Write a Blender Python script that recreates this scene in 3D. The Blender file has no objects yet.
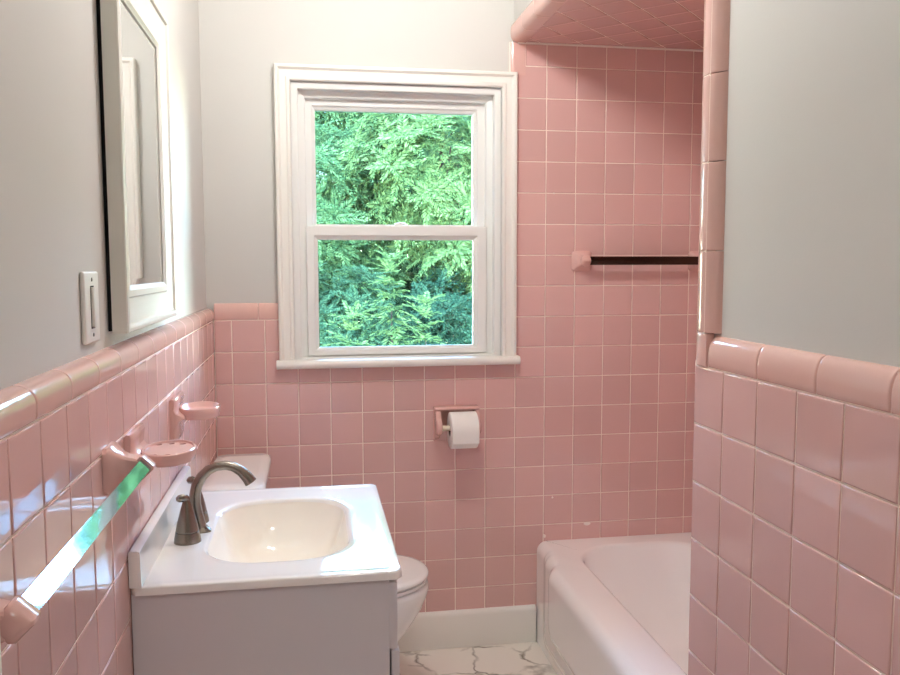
import bpy, bmesh, math, random
from mathutils import Vector, Matrix, Euler

random.seed(11)
PI = math.pi
SC = bpy.context.scene
COL = SC.collection

# ------------------------------------------------------------------ helpers
def tag(o, label=None, cat=None, group=None, kind=None):
    if label: o['label'] = label
    if cat: o['category'] = cat
    if group: o['group'] = group
    if kind: o['kind'] = kind
    return o

def empty(name, loc=(0, 0, 0), rz=0.0):
    o = bpy.data.objects.new(name, None)
    o.empty_display_size = 0.05
    o.location = loc
    o.rotation_euler = (0, 0, rz)
    COL.objects.link(o)
    return o

class MB:
    """collects vertices and faces, then links them as one mesh object"""
    def __init__(self):
        self.v, self.f, self.m = [], [], []
    def add(self, verts, faces, mi=0):
        n = len(self.v)
        self.v += [tuple(p) for p in verts]
        self.f += [tuple(i + n for i in f) for f in faces]
        self.m += [mi] * len(faces)
        return self
    def bm(self, b, mi=0):
        b.verts.index_update()
        self.add([v.co[:] for v in b.verts], [[v.index for v in f.verts] for f in b.faces], mi)
        b.free()
        return self
    def box(self, a, b, bevel=0.0, seg=2, mi=0):
        x0, y0, z0 = [min(p, q) for p, q in zip(a, b)]
        x1, y1, z1 = [max(p, q) for p, q in zip(a, b)]
        m = bmesh.new()
        bmesh.ops.create_cube(m, size=1.0)
        for v in m.verts:
            v.co = Vector((x0 + (v.co.x + .5) * (x1 - x0), y0 + (v.co.y + .5) * (y1 - y0), z0 + (v.co.z + .5) * (z1 - z0)))
        if bevel > 0:
            bmesh.ops.bevel(m, geom=list(m.edges), offset=bevel, segments=seg, profile=0.5, affect='EDGES')
        return self.bm(m, mi)
    def loft(self, rings, cap0=True, cap1=True, closed=True, mi=0):
        n = len(rings[0])
        vs = [p for r in rings for p in r]
        fs = []
        for k in range(len(rings) - 1):
            for i in range(n if closed else n - 1):
                j = (i + 1) % n
                fs.append((k * n + i, k * n + j, (k + 1) * n + j, (k + 1) * n + i))
        if cap0: fs.append(tuple(reversed(range(n))))
        if cap1: fs.append(tuple((len(rings) - 1) * n + i for i in range(n)))
        return self.add(vs, fs, mi)
    def lathe(self, prof, c=(0, 0, 0), n=28, mi=0):
        rings = [[(c[0] + r * math.cos(2 * PI * i / n), c[1] + r * math.sin(2 * PI * i / n), c[2] + z) for i in range(n)] for r, z in prof]
        return self.loft(rings, mi=mi)
    def tube(self, pts, radii, n=16, mi=0, flat=1.0):
        P = [Vector(p) for p in pts]
        if not hasattr(radii, '__len__'): radii = [radii] * len(P)
        rings, up = [], None
        for i, p in enumerate(P):
            t = (P[min(i + 1, len(P) - 1)] - P[max(i - 1, 0)]).normalized()
            if up is None:
                up = Vector((0, 1, 0)) if abs(t.y) < .9 else Vector((1, 0, 0))
            s = t.cross(up).normalized()
            up = s.cross(t).normalized()
            r = radii[i]
            rings.append([tuple(p + s * r * math.cos(2 * PI * k / n) + up * r * flat * math.sin(2 * PI * k / n)) for k in range(n)])
        return self.loft(rings, mi=mi)
    def build(self, name, mats, parent=None, smooth=True, angle=35, recalc=True):
        me = bpy.data.meshes.new(name)
        me.from_pydata(self.v, [], self.f)
        if not isinstance(mats, (list, tuple)): mats = [mats]
        for m in mats: me.materials.append(m)
        if len(mats) > 1:
            me.polygons.foreach_set('material_index', self.m)
        if recalc:
            b = bmesh.new(); b.from_mesh(me)
            bmesh.ops.recalc_face_normals(b, faces=b.faces)
            b.to_mesh(me); b.free()
        if smooth:
            me.polygons.foreach_set('use_smooth', [True] * len(me.polygons))
            if angle: me.set_sharp_from_angle(angle=math.radians(angle))
        me.update()
        o = bpy.data.objects.new(name, me)
        COL.objects.link(o)
        if parent is not None: o.parent = parent
        return o

def struct(o):
    o['kind'] = 'structure'
    return o

def rect_frame(mb, to3, outer, inner, prof):
    """closed picture-frame loft; to3(u, v, d) -> point; prof = [(t, d)] from outer (t=0) to inner (t=1)"""
    rings = []
    for t, d in prof:
        u0, u1, v0, v1 = [a + (b - a) * t for a, b in zip(outer, inner)]
        rings.append([to3(u0, v0, d), to3(u1, v0, d), to3(u1, v1, d), to3(u0, v1, d)])
    mb.loft(rings, cap0=False, cap1=False)
    return mb

def rr_point(dx, dy, cx, cy, hx, hy, r):
    """point of a rounded rectangle's outline in direction (dx, dy) from its centre"""
    r = max(1e-4, min(r, hx, hy))
    lo, hi = 0.0, 4.0 * (hx + hy)
    L = math.hypot(dx, dy); dx /= L; dy /= L
    for _ in range(40):
        m = (lo + hi) / 2
        qx, qy = abs(dx * m) - hx + r, abs(dy * m) - hy + r
        s = math.hypot(max(qx, 0), max(qy, 0)) + min(max(qx, qy), 0) - r
        if s > 0: hi = m
        else: lo = m
    return cx + dx * lo, cy + dy * lo

def sm(t):
    t = max(0.0, min(1.0, t))
    return t * t * (3 - 2 * t)

# ------------------------------------------------------------------ materials
def new_mat(name):
    m = bpy.data.materials.new(name)
    m.use_nodes = True
    nt = m.node_tree
    return m, nt, nt.nodes['Principled BSDF']

def srgb(r, g, b):
    return tuple(((c / 255) / 12.92 if c <= 10 else (((c / 255) + .055) / 1.055) ** 2.4) for c in (r, g, b)) + (1.0,)

def plain(name, rgb, rough=.4, metal=0.0, bump=0.0, bscale=60.0, coat=0.0, spec=None, vary=0.0):
    m, nt, p = new_mat(name)
    p.inputs['Base Color'].default_value = srgb(*rgb)
    p.inputs['Roughness'].default_value = rough
    p.inputs['Metallic'].default_value = metal
    if coat: p.inputs['Coat Weight'].default_value = coat
    if spec is not None: p.inputs['Specular IOR Level'].default_value = spec
    if bump or vary:
        tc = nt.nodes.new('ShaderNodeTexCoord')
        nz = nt.nodes.new('ShaderNodeTexNoise')
        nz.inputs['Scale'].default_value = bscale
        nz.inputs['Detail'].default_value = 4
        nt.links.new(tc.outputs['Object'], nz.inputs['Vector'])
    if bump:
        b = nt.nodes.new('ShaderNodeBump')
        b.inputs['Strength'].default_value = bump
        b.inputs['Distance'].default_value = .002
        nt.links.new(nz.outputs['Fac'], b.inputs['Height'])
        nt.links.new(b.outputs['Normal'], p.inputs['Normal'])
    if vary:
        hs = nt.nodes.new('ShaderNodeHueSaturation')
        hs.inputs['Color'].default_value = srgb(*rgb)
        mr = nt.nodes.new('ShaderNodeMapRange')
        mr.inputs['To Min'].default_value = 1 - vary
        mr.inputs['To Max'].default_value = 1 + vary
        nt.links.new(nz.outputs['Fac'], mr.inputs['Value'])
        nt.links.new(mr.outputs['Result'], hs.inputs['Value'])
        nt.links.new(hs.outputs['Color'], p.inputs['Base Color'])
    return m

def glazed_tile(name, rgb, rough=.05, spread=.05):
    """glazed ceramic; every tile (mesh island) has a slightly different shade and a slightly wavy glaze"""
    m, nt, p = new_mat(name)
    g = nt.nodes.new('ShaderNodeNewGeometry')
    hs = nt.nodes.new('ShaderNodeHueSaturation')
    hs.inputs['Color'].default_value = srgb(*rgb)
    mr = nt.nodes.new('ShaderNodeMapRange')
    mr.inputs['To Min'].default_value = 1 - spread
    mr.inputs['To Max'].default_value = 1 + spread
    nt.links.new(g.outputs['Random Per Island'], mr.inputs['Value'])
    nt.links.new(mr.outputs['Result'], hs.inputs['Value'])
    nt.links.new(hs.outputs['Color'], p.inputs['Base Color'])
    p.inputs['Roughness'].default_value = rough
    p.inputs['IOR'].default_value = 1.6
    tc = nt.nodes.new('ShaderNodeTexCoord')
    nz = nt.nodes.new('ShaderNodeTexNoise')
    nz.inputs['Scale'].default_value = 14
    nz.inputs['Detail'].default_value = 2
    b = nt.nodes.new('ShaderNodeBump')
    b.inputs['Strength'].default_value = .08
    b.inputs['Distance'].default_value = .004
    nt.links.new(tc.outputs['Object'], nz.inputs['Vector'])
    nt.links.new(nz.outputs['Fac'], b.inputs['Height'])
    nt.links.new(b.outputs['Normal'], p.inputs['Normal'])
    return m

PINK = (214, 173, 167)
M_TILE = glazed_tile('pink_glazed_tile', PINK)
M_TRIM = glazed_tile('pink_bullnose_tile', (218, 177, 167), .07, .03)
M_CER = plain('pink_ceramic', (216, 174, 166), .1, bump=.05, bscale=30)
M_GROUT = plain('pale_grout', (244, 228, 216), .8, bump=.2, bscale=300)
M_PAINT = plain('white_wall_paint', (203, 201, 196), .62, bump=.06, bscale=180)
M_CEIL = plain('ceiling_paint', (235, 233, 228), .8, bump=.05, bscale=150)
M_WOOD = plain('white_gloss_trim_paint', (236, 233, 226), .3, bump=.04, bscale=40)
M_VINYL = plain('white_vinyl', (236, 236, 232), .28, bump=.02, bscale=20)
M_FRAME = plain('white_frame_lacquer', (226, 225, 216), .3, bump=.03, bscale=60)
M_PORC = plain('white_porcelain', (238, 238, 236), .06, bump=.02, bscale=8, coat=.3)
M_TUB = plain('white_tub_enamel', (250, 248, 246), .09, bump=.02, bscale=7, coat=.3)
M_TOP = plain('white_cultured_marble', (238, 236, 232), .07, bump=.02, bscale=9, coat=.4)
M_BASIN = plain('shade_tinted_basin', (248, 242, 231), .1, bump=.02, bscale=9, coat=.3)  # same white as the top, with the basin's warm shade in the colour
M_CAB = plain('pale_grey_cabinet_paint', (206, 202, 204), .42, bump=.03, bscale=90)
M_GAP = plain('dark_gap', (22, 20, 20), .8, bump=.05)
M_NICKEL = plain('brushed_nickel', (136, 126, 116), .27, 1.0, bump=.05, bscale=400)
M_CHROME = plain('polished_chrome', (170, 196, 206), .05, 1.0, bump=.03, bscale=25)
M_DARK_CHROME = plain('chrome_dark_reflections', (72, 58, 50), .22, 1.0, bump=.05, bscale=80, vary=.2)  # chrome bar; the dark it reflects is put into the base colour
M_PAPER = plain('toilet_paper', (240, 237, 232), .95, bump=.3, bscale=220)
M_CARD = plain('cardboard_core', (70, 58, 48), .9, bump=.1)
M_ROD = plain('cream_plastic_rod', (222, 208, 186), .4, bump=.02)
M_PLATE = plain('white_switch_plastic', (232, 230, 224), .35, bump=.02)
M_SCREW = plain('screw_metal', (150, 148, 144), .35, 1.0, bump=.02)
M_BLACK = plain('black_backing', (10, 10, 10), .9, bump=.02)
M_CHIP = plain('white_chip', (240, 228, 220), .6, bump=.1)
M_CAULK = plain('white_caulk', (236, 226, 218), .5, bump=.2, bscale=120)

def mirror_mat():
    m, nt, p = new_mat('mirror_silver')
    p.inputs['Base Color'].default_value = (.86, .89, .88, 1)
    p.inputs['Metallic'].default_value = 1
    tc = nt.nodes.new('ShaderNodeTexCoord'); nz = nt.nodes.new('ShaderNodeTexNoise')
    nz.inputs['Scale'].default_value = 30
    mr = nt.nodes.new('ShaderNodeMapRange')
    mr.inputs['To Min'].default_value = .015; mr.inputs['To Max'].default_value = .03
    nt.links.new(tc.outputs['Object'], nz.inputs['Vector'])
    nt.links.new(nz.outputs['Fac'], mr.inputs['Value'])
    nt.links.new(mr.outputs['Result'], p.inputs['Roughness'])
    return m
M_MIRROR = mirror_mat()

def pane_mat():
    m, nt, p = new_mat('window_glass')
    nt.nodes.remove(p)
    tr = nt.nodes.new('ShaderNodeBsdfTransparent')
    tr.inputs['Color'].default_value = (.93, 1.0, .975, 1)
    gl = nt.nodes.new('ShaderNodeBsdfGlossy')
    gl.inputs['Roughness'].default_value = .02
    fr = nt.nodes.new('ShaderNodeFresnel'); fr.inputs['IOR'].default_value = 1.3
    mx = nt.nodes.new('ShaderNodeMixShader')
    nt.links.new(fr.outputs['Fac'], mx.inputs['Fac'])
    nt.links.new(tr.outputs['BSDF'], mx.inputs[1])
    nt.links.new(gl.outputs['BSDF'], mx.inputs[2])
    nt.links.new(mx.outputs['Shader'], nt.nodes['Material Output'].inputs['Surface'])
    return m
M_PANE = pane_mat()

def marble_floor():
    m, nt, p = new_mat('marble_floor_tile')
    N, L = nt.nodes, nt.links
    tc = N.new('ShaderNodeTexCoord')
    n1 = N.new('ShaderNodeTexNoise'); n1.inputs['Scale'].default_value = 3.0; n1.inputs['Detail'].default_value = 5
    L.new(tc.outputs['Object'], n1.inputs['Vector'])
    mixv = N.new('ShaderNodeMix'); mixv.data_type = 'VECTOR'; mixv.inputs['Factor'].default_value = .28
    L.new(tc.outputs['Object'], mixv.inputs[4]); L.new(n1.outputs['Color'], mixv.inputs[5])
    vo = N.new('ShaderNodeTexVoronoi'); vo.feature = 'DISTANCE_TO_EDGE'; vo.inputs['Scale'].default_value = 7.5
    L.new(mixv.outputs[1], vo.inputs['Vector'])
    r1 = N.new('ShaderNodeValToRGB')
    r1.color_ramp.elements[0].position = 0.0; r1.color_ramp.elements[0].color = (1, 1, 1, 1)
    r1.color_ramp.elements[1].position = .055; r1.color_ramp.elements[1].color = (0, 0, 0, 1)
    L.new(vo.outputs['Distance'], r1.inputs['Fac'])
    n2 = N.new('ShaderNodeTexNoise'); n2.inputs['Scale'].default_value = 6; n2.inputs['Detail'].default_value = 3
    L.new(tc.outputs['Object'], n2.inputs['Vector'])
    r2 = N.new('ShaderNodeValToRGB')
    r2.color_ramp.elements[0].position = .42; r2.color_ramp.elements[1].position = .62
    L.new(n2.outputs['Fac'], r2.inputs['Fac'])
    mul = N.new('ShaderNodeMath'); mul.operation = 'MULTIPLY'
    L.new(r1.outputs['Color'], mul.inputs[0]); L.new(r2.outputs['Color'], mul.inputs[1])
    cl = N.new('ShaderNodeMix'); cl.data_type = 'RGBA'
    cl.inputs[6].default_value = srgb(240, 234, 224); cl.inputs[7].default_value = srgb(120, 108, 94)
    L.new(mul.outputs[0], cl.inputs['Factor'])
    br = N.new('ShaderNodeTexBrick')
    br.inputs['Scale'].default_value = 1.0
    br.inputs['Brick Width'].default_value = .61; br.inputs['Row Height'].default_value = .305
    br.inputs['Mortar Size'].default_value = .0018
    br.inputs['Color1'].default_value = (0, 0, 0, 1); br.inputs['Color2'].default_value = (0, 0, 0, 1)
    br.inputs['Mortar'].default_value = (1, 1, 1, 1)
    L.new(tc.outputs['Object'], br.inputs['Vector'])
    fin = N.new('ShaderNodeMix'); fin.data_type = 'RGBA'
    fin.inputs[7].default_value = srgb(190, 182, 172)
    L.new(br.outputs['Color'], fin.inputs['Factor']); L.new(cl.outputs[2], fin.inputs[6])
    L.new(fin.outputs[2], p.inputs['Base Color'])
    p.inputs['Roughness'].default_value = .18
    return m
M_FLOOR = marble_floor()

def leaf_mat(name, c0, c1, trans=.4):
    m, nt, p = new_mat(name)
    nt.nodes.remove(p)
    g = nt.nodes.new('ShaderNodeNewGeometry')
    cr = nt.nodes.new('ShaderNodeValToRGB')
    cr.color_ramp.elements[0].color = srgb(*c0); cr.color_ramp.elements[1].color = srgb(*c1)
    nt.links.new(g.outputs['Random Per Island'], cr.inputs['Fac'])
    d = nt.nodes.new('ShaderNodeBsdfDiffuse'); t = nt.nodes.new('ShaderNodeBsdfTranslucent')
    mx = nt.nodes.new('ShaderNodeMixShader'); mx.inputs['Fac'].default_value = trans
    for s in (d, t): nt.links.new(cr.outputs['Color'], s.inputs['Color'])
    nt.links.new(d.outputs['BSDF'], mx.inputs[1]); nt.links.new(t.outputs['BSDF'], mx.inputs[2])
    nt.links.new(mx.outputs['Shader'], nt.nodes['Material Output'].inputs['Surface'])
    return m
M_LEAF_LIME = leaf_mat('lime_leaves', (64, 90, 54), (106, 128, 80))
M_LEAF_MID = leaf_mat('mid_green_leaves', (50, 80, 52), (90, 116, 76))
M_LEAF_BLUE = leaf_mat('blue_green_leaves', (38, 66, 48), (72, 100, 72))
M_LEAF_DARK = leaf_mat('deep_green_leaves', (28, 54, 42), (58, 86, 64))
M_BARK = plain('grey_bark', (48, 42, 36), .9, bump=.6, bscale=40, vary=.25)
M_LAWN = plain('lawn', (60, 84, 56), .95, bump=.5, bscale=60, vary=.25)

def glow(name, rgb, strength):
    m, nt, p = new_mat(name)
    p.inputs['Base Color'].default_value = srgb(*rgb)
    p.inputs['Emission Color'].default_value = srgb(*rgb)
    p.inputs['Emission Strength'].default_value = strength
    return m
BULB = 255.0
M_BULB = glow('lit_bulb', (251, 250, 247), BULB)
M_HALLFILL = glow('fill_light_globe', (250, 250, 250), 46.0)  # added fill source in the hall, out of view

# ------------------------------------------------------------------ dimensions (metres)
P = .111                       # tile pitch
RX = 1.036                     # tile face of the right-hand wall
EY = -1.4695                   # where that wall ends at the tub alcove
BX0 = .0582 - P                # a vertical joint of the back wall
LY0 = -1.9626                  # a vertical joint of the left wall
CAPB, CAPT = 1.221, 1.279      # bullnose cap
SOF = 2.19                     # tiled underside of the alcove ceiling
AX = 1.80                      # far side wall of the alcove
CEIL = 2.55
FY = -2.60                     # room face of the wall with the doorway

# ------------------------------------------------------------------ tiles
def clip_rect(poly, u0, u1, v0, v1):
    def cut(pl, ax, val, keep_ge):
        out = []
        for i in range(len(pl)):
            a, b = pl[i], pl[(i + 1) % len(pl)]
            ia = (a[ax] >= val) == keep_ge or a[ax] == val
            ib = (b[ax] >= val) == keep_ge or b[ax] == val
            if ia: out.append(a)
            if ia != ib:
                t = (val - a[ax]) / (b[ax] - a[ax])
                out.append((a[0] + (b[0] - a[0]) * t, a[1] + (b[1] - a[1]) * t))
        return out
    for ax, val, ge in ((0, u0, True), (0, u1, False), (1, v0, True), (1, v1, False)):
        poly = cut(poly, ax, val, ge)
        if len(poly) < 3: return []
    return poly

def inset(poly, d):
    n = len(poly)
    ls = []
    for i in range(n):
        (ax, ay), (bx, by) = poly[i], poly[(i + 1) % n]
        L = math.hypot(bx - ax, by - ay)
        if L < 1e-6: return None
        nx, ny = -(by - ay) / L, (bx - ax) / L
        ls.append((ax + nx * d, ay + ny * d, (bx - ax) / L, (by - ay) / L))
    out = []
    for i in range(n):
        px, py, dx, dy = ls[i - 1]; qx, qy, ex, ey = ls[i]
        den = dx * ey - dy * ex
        if abs(den) < 1e-5: return None
        t = ((qx - px) * ey - (qy - py) * ex) / den
        out.append((px + dx * t, py + dy * t))
    return out

def area(poly):
    return .5 * sum(poly[i][0] * poly[(i + 1) % len(poly)][1] - poly[(i + 1) % len(poly)][0] * poly[i][1] for i in range(len(poly)))

def dedupe(poly):
    out = []
    for p in poly:
        if not out or math.hypot(p[0] - out[-1][0], p[1] - out[-1][1]) > 1e-5: out.append(p)
    if len(out) > 1 and math.hypot(out[0][0] - out[-1][0], out[0][1] - out[-1][1]) < 1e-5: out.pop()
    return out

GAP = .0032
def add_tile(mb, poly, to3, tilt=.0028):
    poly = dedupe(poly)
    if len(poly) < 3: return
    if area(poly) < 0: poly = poly[::-1]
    if area(poly) < 4e-5: return
    cx = sum(p[0] for p in poly) / len(poly); cy = sum(p[1] for p in poly) / len(poly)
    a, b = random.gauss(0, tilt), random.gauss(0, tilt)
    rings = []
    for ins, dep in ((GAP / 2, -.0030), (GAP / 2 + .0002, -.0012), (GAP / 2 + .0010, -.0003), (GAP / 2 + .0020, 0), (GAP / 2 + .0042, 0.00005)):
        q = inset(poly, ins)
        if q is None or area(q) < 1e-6: break
        rings.append([to3(u, v, dep + a * (u - cx) + b * (v - cy)) for u, v in q])
    if len(rings) >= 3:
        mb.loft(rings, cap0=False, cap1=True)

def quad_on(mb, to3, u0, u1, v0, v1, d, mi):
    mb.add([to3(u0, v0, d), to3(u1, v0, d), to3(u1, v1, d), to3(u0, v1, d)], [(0, 1, 2, 3)], mi)

def rect(u0, u1, v0, v1):
    return [(u0, v0), (u1, v0), (u1, v1), (u0, v1)]

to_back = lambda u, v, d: (u, -d, v)
to_left = lambda u, v, d: (d, u, v)
to_right = lambda u, v, d: (RX - d, u, v)
to_soffit = lambda u, v, d: (u, v, SOF - d)
to_alcove = lambda u, v, d: (AX - d, u, v)
to_end = lambda u, v, d: (u, EY + d, v)

# ------------------------------------------------------------------ walls, floor, ceiling
wb = MB()
WX0, WX1, WZ0, WZ1 = .262, 1.012, 1.062, 2.04           # opening for the window
for x0, x1, z0, z1 in ((-.2, WX0, 0, CEIL), (WX1, 1.95, 0, CEIL), (WX0, WX1, 0, WZ0), (WX0, WX1, WZ1, CEIL)):
    wb.box((x0, .012, z0), (x1, .16, z1))
wall_back = struct(wb.build('wall_back', M_PAINT, smooth=False))

t = MB()
for i in range(0, 17):
    for j in range(-8, 13):
        u0, u1 = BX0 + i * P, BX0 + (i + 1) * P
        v0, v1 = .888 + j * P, .888 + (j + 1) * P
        right = (u0 + u1) / 2 > 1.057
        pl = clip_rect(rect(u0, u1, v0, v1), 0.0, AX, .11, SOF if right else CAPB)
        if not pl: continue
        a0, a1 = min(p[0] for p in pl), max(p[0] for p in pl)
        b0, b1 = min(p[1] for p in pl), max(p[1] for p in pl)
        hx0, hx1, hz0 = .25, 1.03, 1.075
        if b1 > hz0 and not right and a1 > hx0 and a0 < hx1:        # trimmed behind the window casing
            if a0 < .2 and b0 < hz0 - .02:                          # the tile notched round the casing's foot
                add_tile(t, [(a0, b0), (a1, b0), (a1, 1.070), (.262, 1.070), (.262, b1), (a0, b1)], to_back)
                continue
            if b0 < hz0 - .02: b1 = hz0
            elif a0 < hx0: a1 = .262
            elif a1 > hx1: a0 = hx1
            else: continue
        if right and b1 > 2.12 and a0 < 1.09: a0 = 1.09
        if a1 - a0 < .008 or b1 - b0 < .008: continue
        add_tile(t, rect(a0, a1, b0, b1), to_back)
quad_on(t, to_back, 0, AX, .11, 1.075, -.0019, 1)
quad_on(t, to_back, 0, .25, 1.075, CAPB + .008, -.0019, 1)
quad_on(t, to_back, 1.03, AX, 1.075, SOF, -.0019, 1)
t.build('wall_tile', [M_TILE, M_GROUT], wall_back, angle=50)
# small chips in the glaze
c = MB()
for x, z, r, sx in ((1.198, 1.665, .0035, 1), (1.202, .546, .0045, 1), (1.338, .437, .006, 2.6), (1.172, .40, .008, .8)):
    c.loft([[(x + r * sx * k * math.cos(q * PI / 6), y, z + r * k * math.sin(q * PI / 6 + (0 if sx < 2 else .4 * math.cos(q * PI / 6)))) for q in range(12)] for k, y in ((1.0, .001), (.8, -.0012), (.4, -.0016))])
c.build('glaze_chip', M_CHIP, wall_back)

def cap_profile(zb=CAPB, zt=CAPT, back=.016):
    """(out, z) from the bottom face joint round to the wall: thick rounded bullnose"""
    pr = [(-.003, zb + .0014), (-.0006, zb + .0016), (.0003, zb + .003), (.0010, zb + .010), (.0014, zb + .022)]
    R = back + .0014
    for k in range(1, 8):
        a = k / 7 * PI / 2
        pr.append((.0014 - R * (1 - math.cos(a)), zb + .022 + (zt - zb - .022) * math.sin(a)))
    pr.append((-back, zt + .0005))
    return pr

def cap_run(mb, edges, place, prof):
    cz = sum(p[1] for p in prof) / len(prof)
    for a, b in zip(edges[:-1], edges[1:]):
        g = .0011 if b > a else -.0011
        def ring(s, k):
            return [place(s, o - k * .0014, z - (k * .0010 if z > CAPB + .02 else 0)) for o, z in prof]
        s3 = g * 2.4
        s4 = s3 * 1.9
        rings = [ring(a + g, 1.0), ring(a + g + s3 * .4, .3), ring(a + g + s3, 0), ring(a + g + s4, 0), ring(b - g - s4, 0), ring(b - g - s3, 0), ring(b - g - s3 * .4, .3), ring(b - g, 1.0)]
        mb.loft(rings, cap0=True, cap1=True, closed=False)

c = MB()
cap_run(c, [0.0, .148, .24], lambda s, o, z: (s, -o * .55, z), cap_profile(back=.022))
c.box((0, .006, CAPB + .001), (.24, .012, CAPT - .008), mi=1)
c.build('wall_cap', [M_TRIM, M_GROUT], wall_back, angle=60, recalc=True)
# upright bullnose strip between the window casing and the soffit
c = MB()
g = [(1.034, .012), (1.035, .004), (1.039, -.0025), (1.045, -.004), (1.052, -.0042), (1.0893, -.0030), (1.0893, .003)]
c.loft([[(x, y, z) for x, y in g] for z in (2.075, SOF - .002)], closed=False, cap0=False, cap1=False)
c.build('wall_trim', M_TRIM, wall_back, angle=60)

wl = MB().box((-.2, FY - .12, 0), (-.024, .012, CEIL))
wall_left = struct(wl.build('wall_left', M_PAINT, smooth=False))
t = MB()
for i in range(-7, 19):
    for j in range(-8, 3):
        pl = clip_rect(rect(LY0 + i * P, LY0 + (i + 1) * P, .888 + j * P, .888 + (j + 1) * P), FY, -.001, .002, CAPB)
        if pl: add_tile(t, pl, to_left)
quad_on(t, to_left, FY, 0, 0, CAPB + .008, -.0019, 1)
t.build('wall_tile', [M_TILE, M_GROUT], wall_left, angle=50)
c = MB()
ed = [-1.866 + .151 * k for k in range(-5, 13)]
ed = [FY] + [e for e in ed if FY < e < -.03] + [-.002]
cap_run(c, ed, lambda s, o, z: (o, s, z), cap_profile(zt=1.266, back=.025))
c.box((-.024, FY, CAPB + .001), (-.012, 0, 1.261), mi=1)
c.build('wall_cap', [M_TRIM, M_GROUT], wall_left, angle=60)

wr = MB().box((RX + .015, FY - .12, 0), (RX + .14, EY - .004, CEIL))
wr.box((RX + .14, EY - .14, 0), (1.95, EY - .004, CEIL))
wall_right = struct(wr.build('wall_right', M_PAINT, smooth=False))
t = MB()
for i in range(0, 11):
    for j in range(-8, 3):
        pl = clip_rect(rect(EY - (i + 1) * P, EY - i * P, .888 + j * P, .888 + (j + 1) * P), FY, EY, .002, CAPB)
        if pl: add_tile(t, pl, to_right)
quad_on(t, to_right, FY, EY, 0, CAPB + .008, -.0019, 1)
for i in range(0, 7):                                    # the wall's end, facing the tub
    for j in range(-8, 12):
        pl = clip_rect(rect(RX + i * P, RX + (i + 1) * P, .888 + j * P, .888 + (j + 1) * P), RX + .002, AX, .002, SOF)
        if pl: add_tile(t, pl, to_end)
quad_on(t, to_end, RX + .002, AX, 0, SOF, -.0019, 1)
t.build('wall_tile', [M_TILE, M_GROUT], wall_right, angle=50)
c = MB()
ed = [-1.5225, -1.690, -1.849, -2.004, -2.160, -2.316, -2.472]
ed = [e for e in ed if e > FY] + [FY]
cap_run(c, ed, lambda s, o, z: (RX - o, s, z), cap_profile())
c.box((RX + .009, FY, CAPB + .001), (RX + .0145, EY - .002, CAPT - .006), mi=1)
c.build('wall_cap', [M_TRIM, M_GROUT], wall_right, angle=60)
# upright bullnose column along the end of the right wall
c = MB()
prof = [(RX + .060, EY + .001), (RX + .022, EY + .001), (RX + .010, EY - .001), (RX + .002, EY - .006), (RX - .0035, EY - .014), (RX - .005, EY - .024),
        (RX - .005, EY - .036), (RX - .003, EY - .050), (RX + .001, EY - .056), (RX + .006, EY - .064), (RX + .011, EY - .070), (RX + .0155, EY - .073)]
joints = [CAPB, CAPT + .004, 1.4315, 1.5895, 1.7435, 1.90, 2.056, SOF + .02]
for k, (a, b) in enumerate(zip(joints[:-1], joints[1:])):
    pf = prof if k else [p for p in prof if p[1] > EY - .053] + [(RX + .012, EY - .0515)]
    cx = RX + .015
    rings = []
    for z, kk in ((a + .0007, .006), (a + .0016, .002), (a + .0035, 0), (a + .006, 0), (b - .006, 0), (b - .0035, 0), (b - .0016, .002), (b - .0007, .006)):
        rings.append([(x + (cx - x) * kk * 8 if x < cx else x, y, z) for x, y in pf])
    c.loft(rings, closed=False, cap0=True, cap1=True)
c.box((RX - .0040, EY - .044, CAPT), (RX + .05, EY - .020, SOF), mi=1)
c.build('wall_trim', [M_TRIM, M_GROUT], wall_right, angle=60)

wa = MB().box((AX + .003, EY - .004, 0), (AX + .15, .012, CEIL))
wall_alcove = struct(wa.build('wall_alcove', M_PAINT, smooth=False))
t = MB()
for i in range(0, 14):
    for j in range(-8, 12):
        pl = clip_rect(rect(-(i + 1) * P, -i * P, .888 + j * P, .888 + (j + 1) * P), EY, -.001, .35, SOF)
        if pl: add_tile(t, pl, to_alcove)
quad_on(t, to_alcove, EY, 0, .35, SOF, -.0019, 1)
t.build('wall_tile', [M_TILE, M_GROUT], wall_alcove, angle=50)

so = MB().box((RX + .015, EY - .004, SOF + .004), (AX + .003, .012, CEIL))
wall_soffit = struct(so.build('wall_soffit', M_PAINT, smooth=False))
t = MB()
s2 = P * math.sqrt(.5)
for i in range(-14, 15):
    for j in range(-16, 17):
        cx, cy = 1.09 + (i - j) * s2 + .02, -.74 + (i + j) * s2
        pl = clip_rect([(cx, cy - s2), (cx + s2, cy), (cx, cy + s2), (cx - s2, cy)], 1.09, AX, EY, -.001)
        if pl: add_tile(t, pl, to_soffit)
quad_on(t, to_soffit, 1.08, AX, EY, 0, -.0019, 1)
t.build('wall_tile', [M_TILE, M_GROUT], wall_soffit, angle=50)
c = MB()                                                  # bullnose along the soffit's lower edge
prof = [(RX + .016, SOF + .060), (RX + .006, SOF + .059), (RX + .001, SOF + .055), (RX - .001, SOF + .048), (RX - .002, SOF + .030), (RX - .001, SOF + .016), (RX + .002, SOF + .008),
        (RX + .008, SOF + .002), (RX + .016, SOF - .001), (RX + .030, SOF - .002), (RX + .0528, SOF - .0025), (RX + .0528, SOF + .003)]
ed = [-.001 - .153 * k for k in range(10)] + [EY + .002]
cx, cz = RX + .02, SOF + .02
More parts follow.
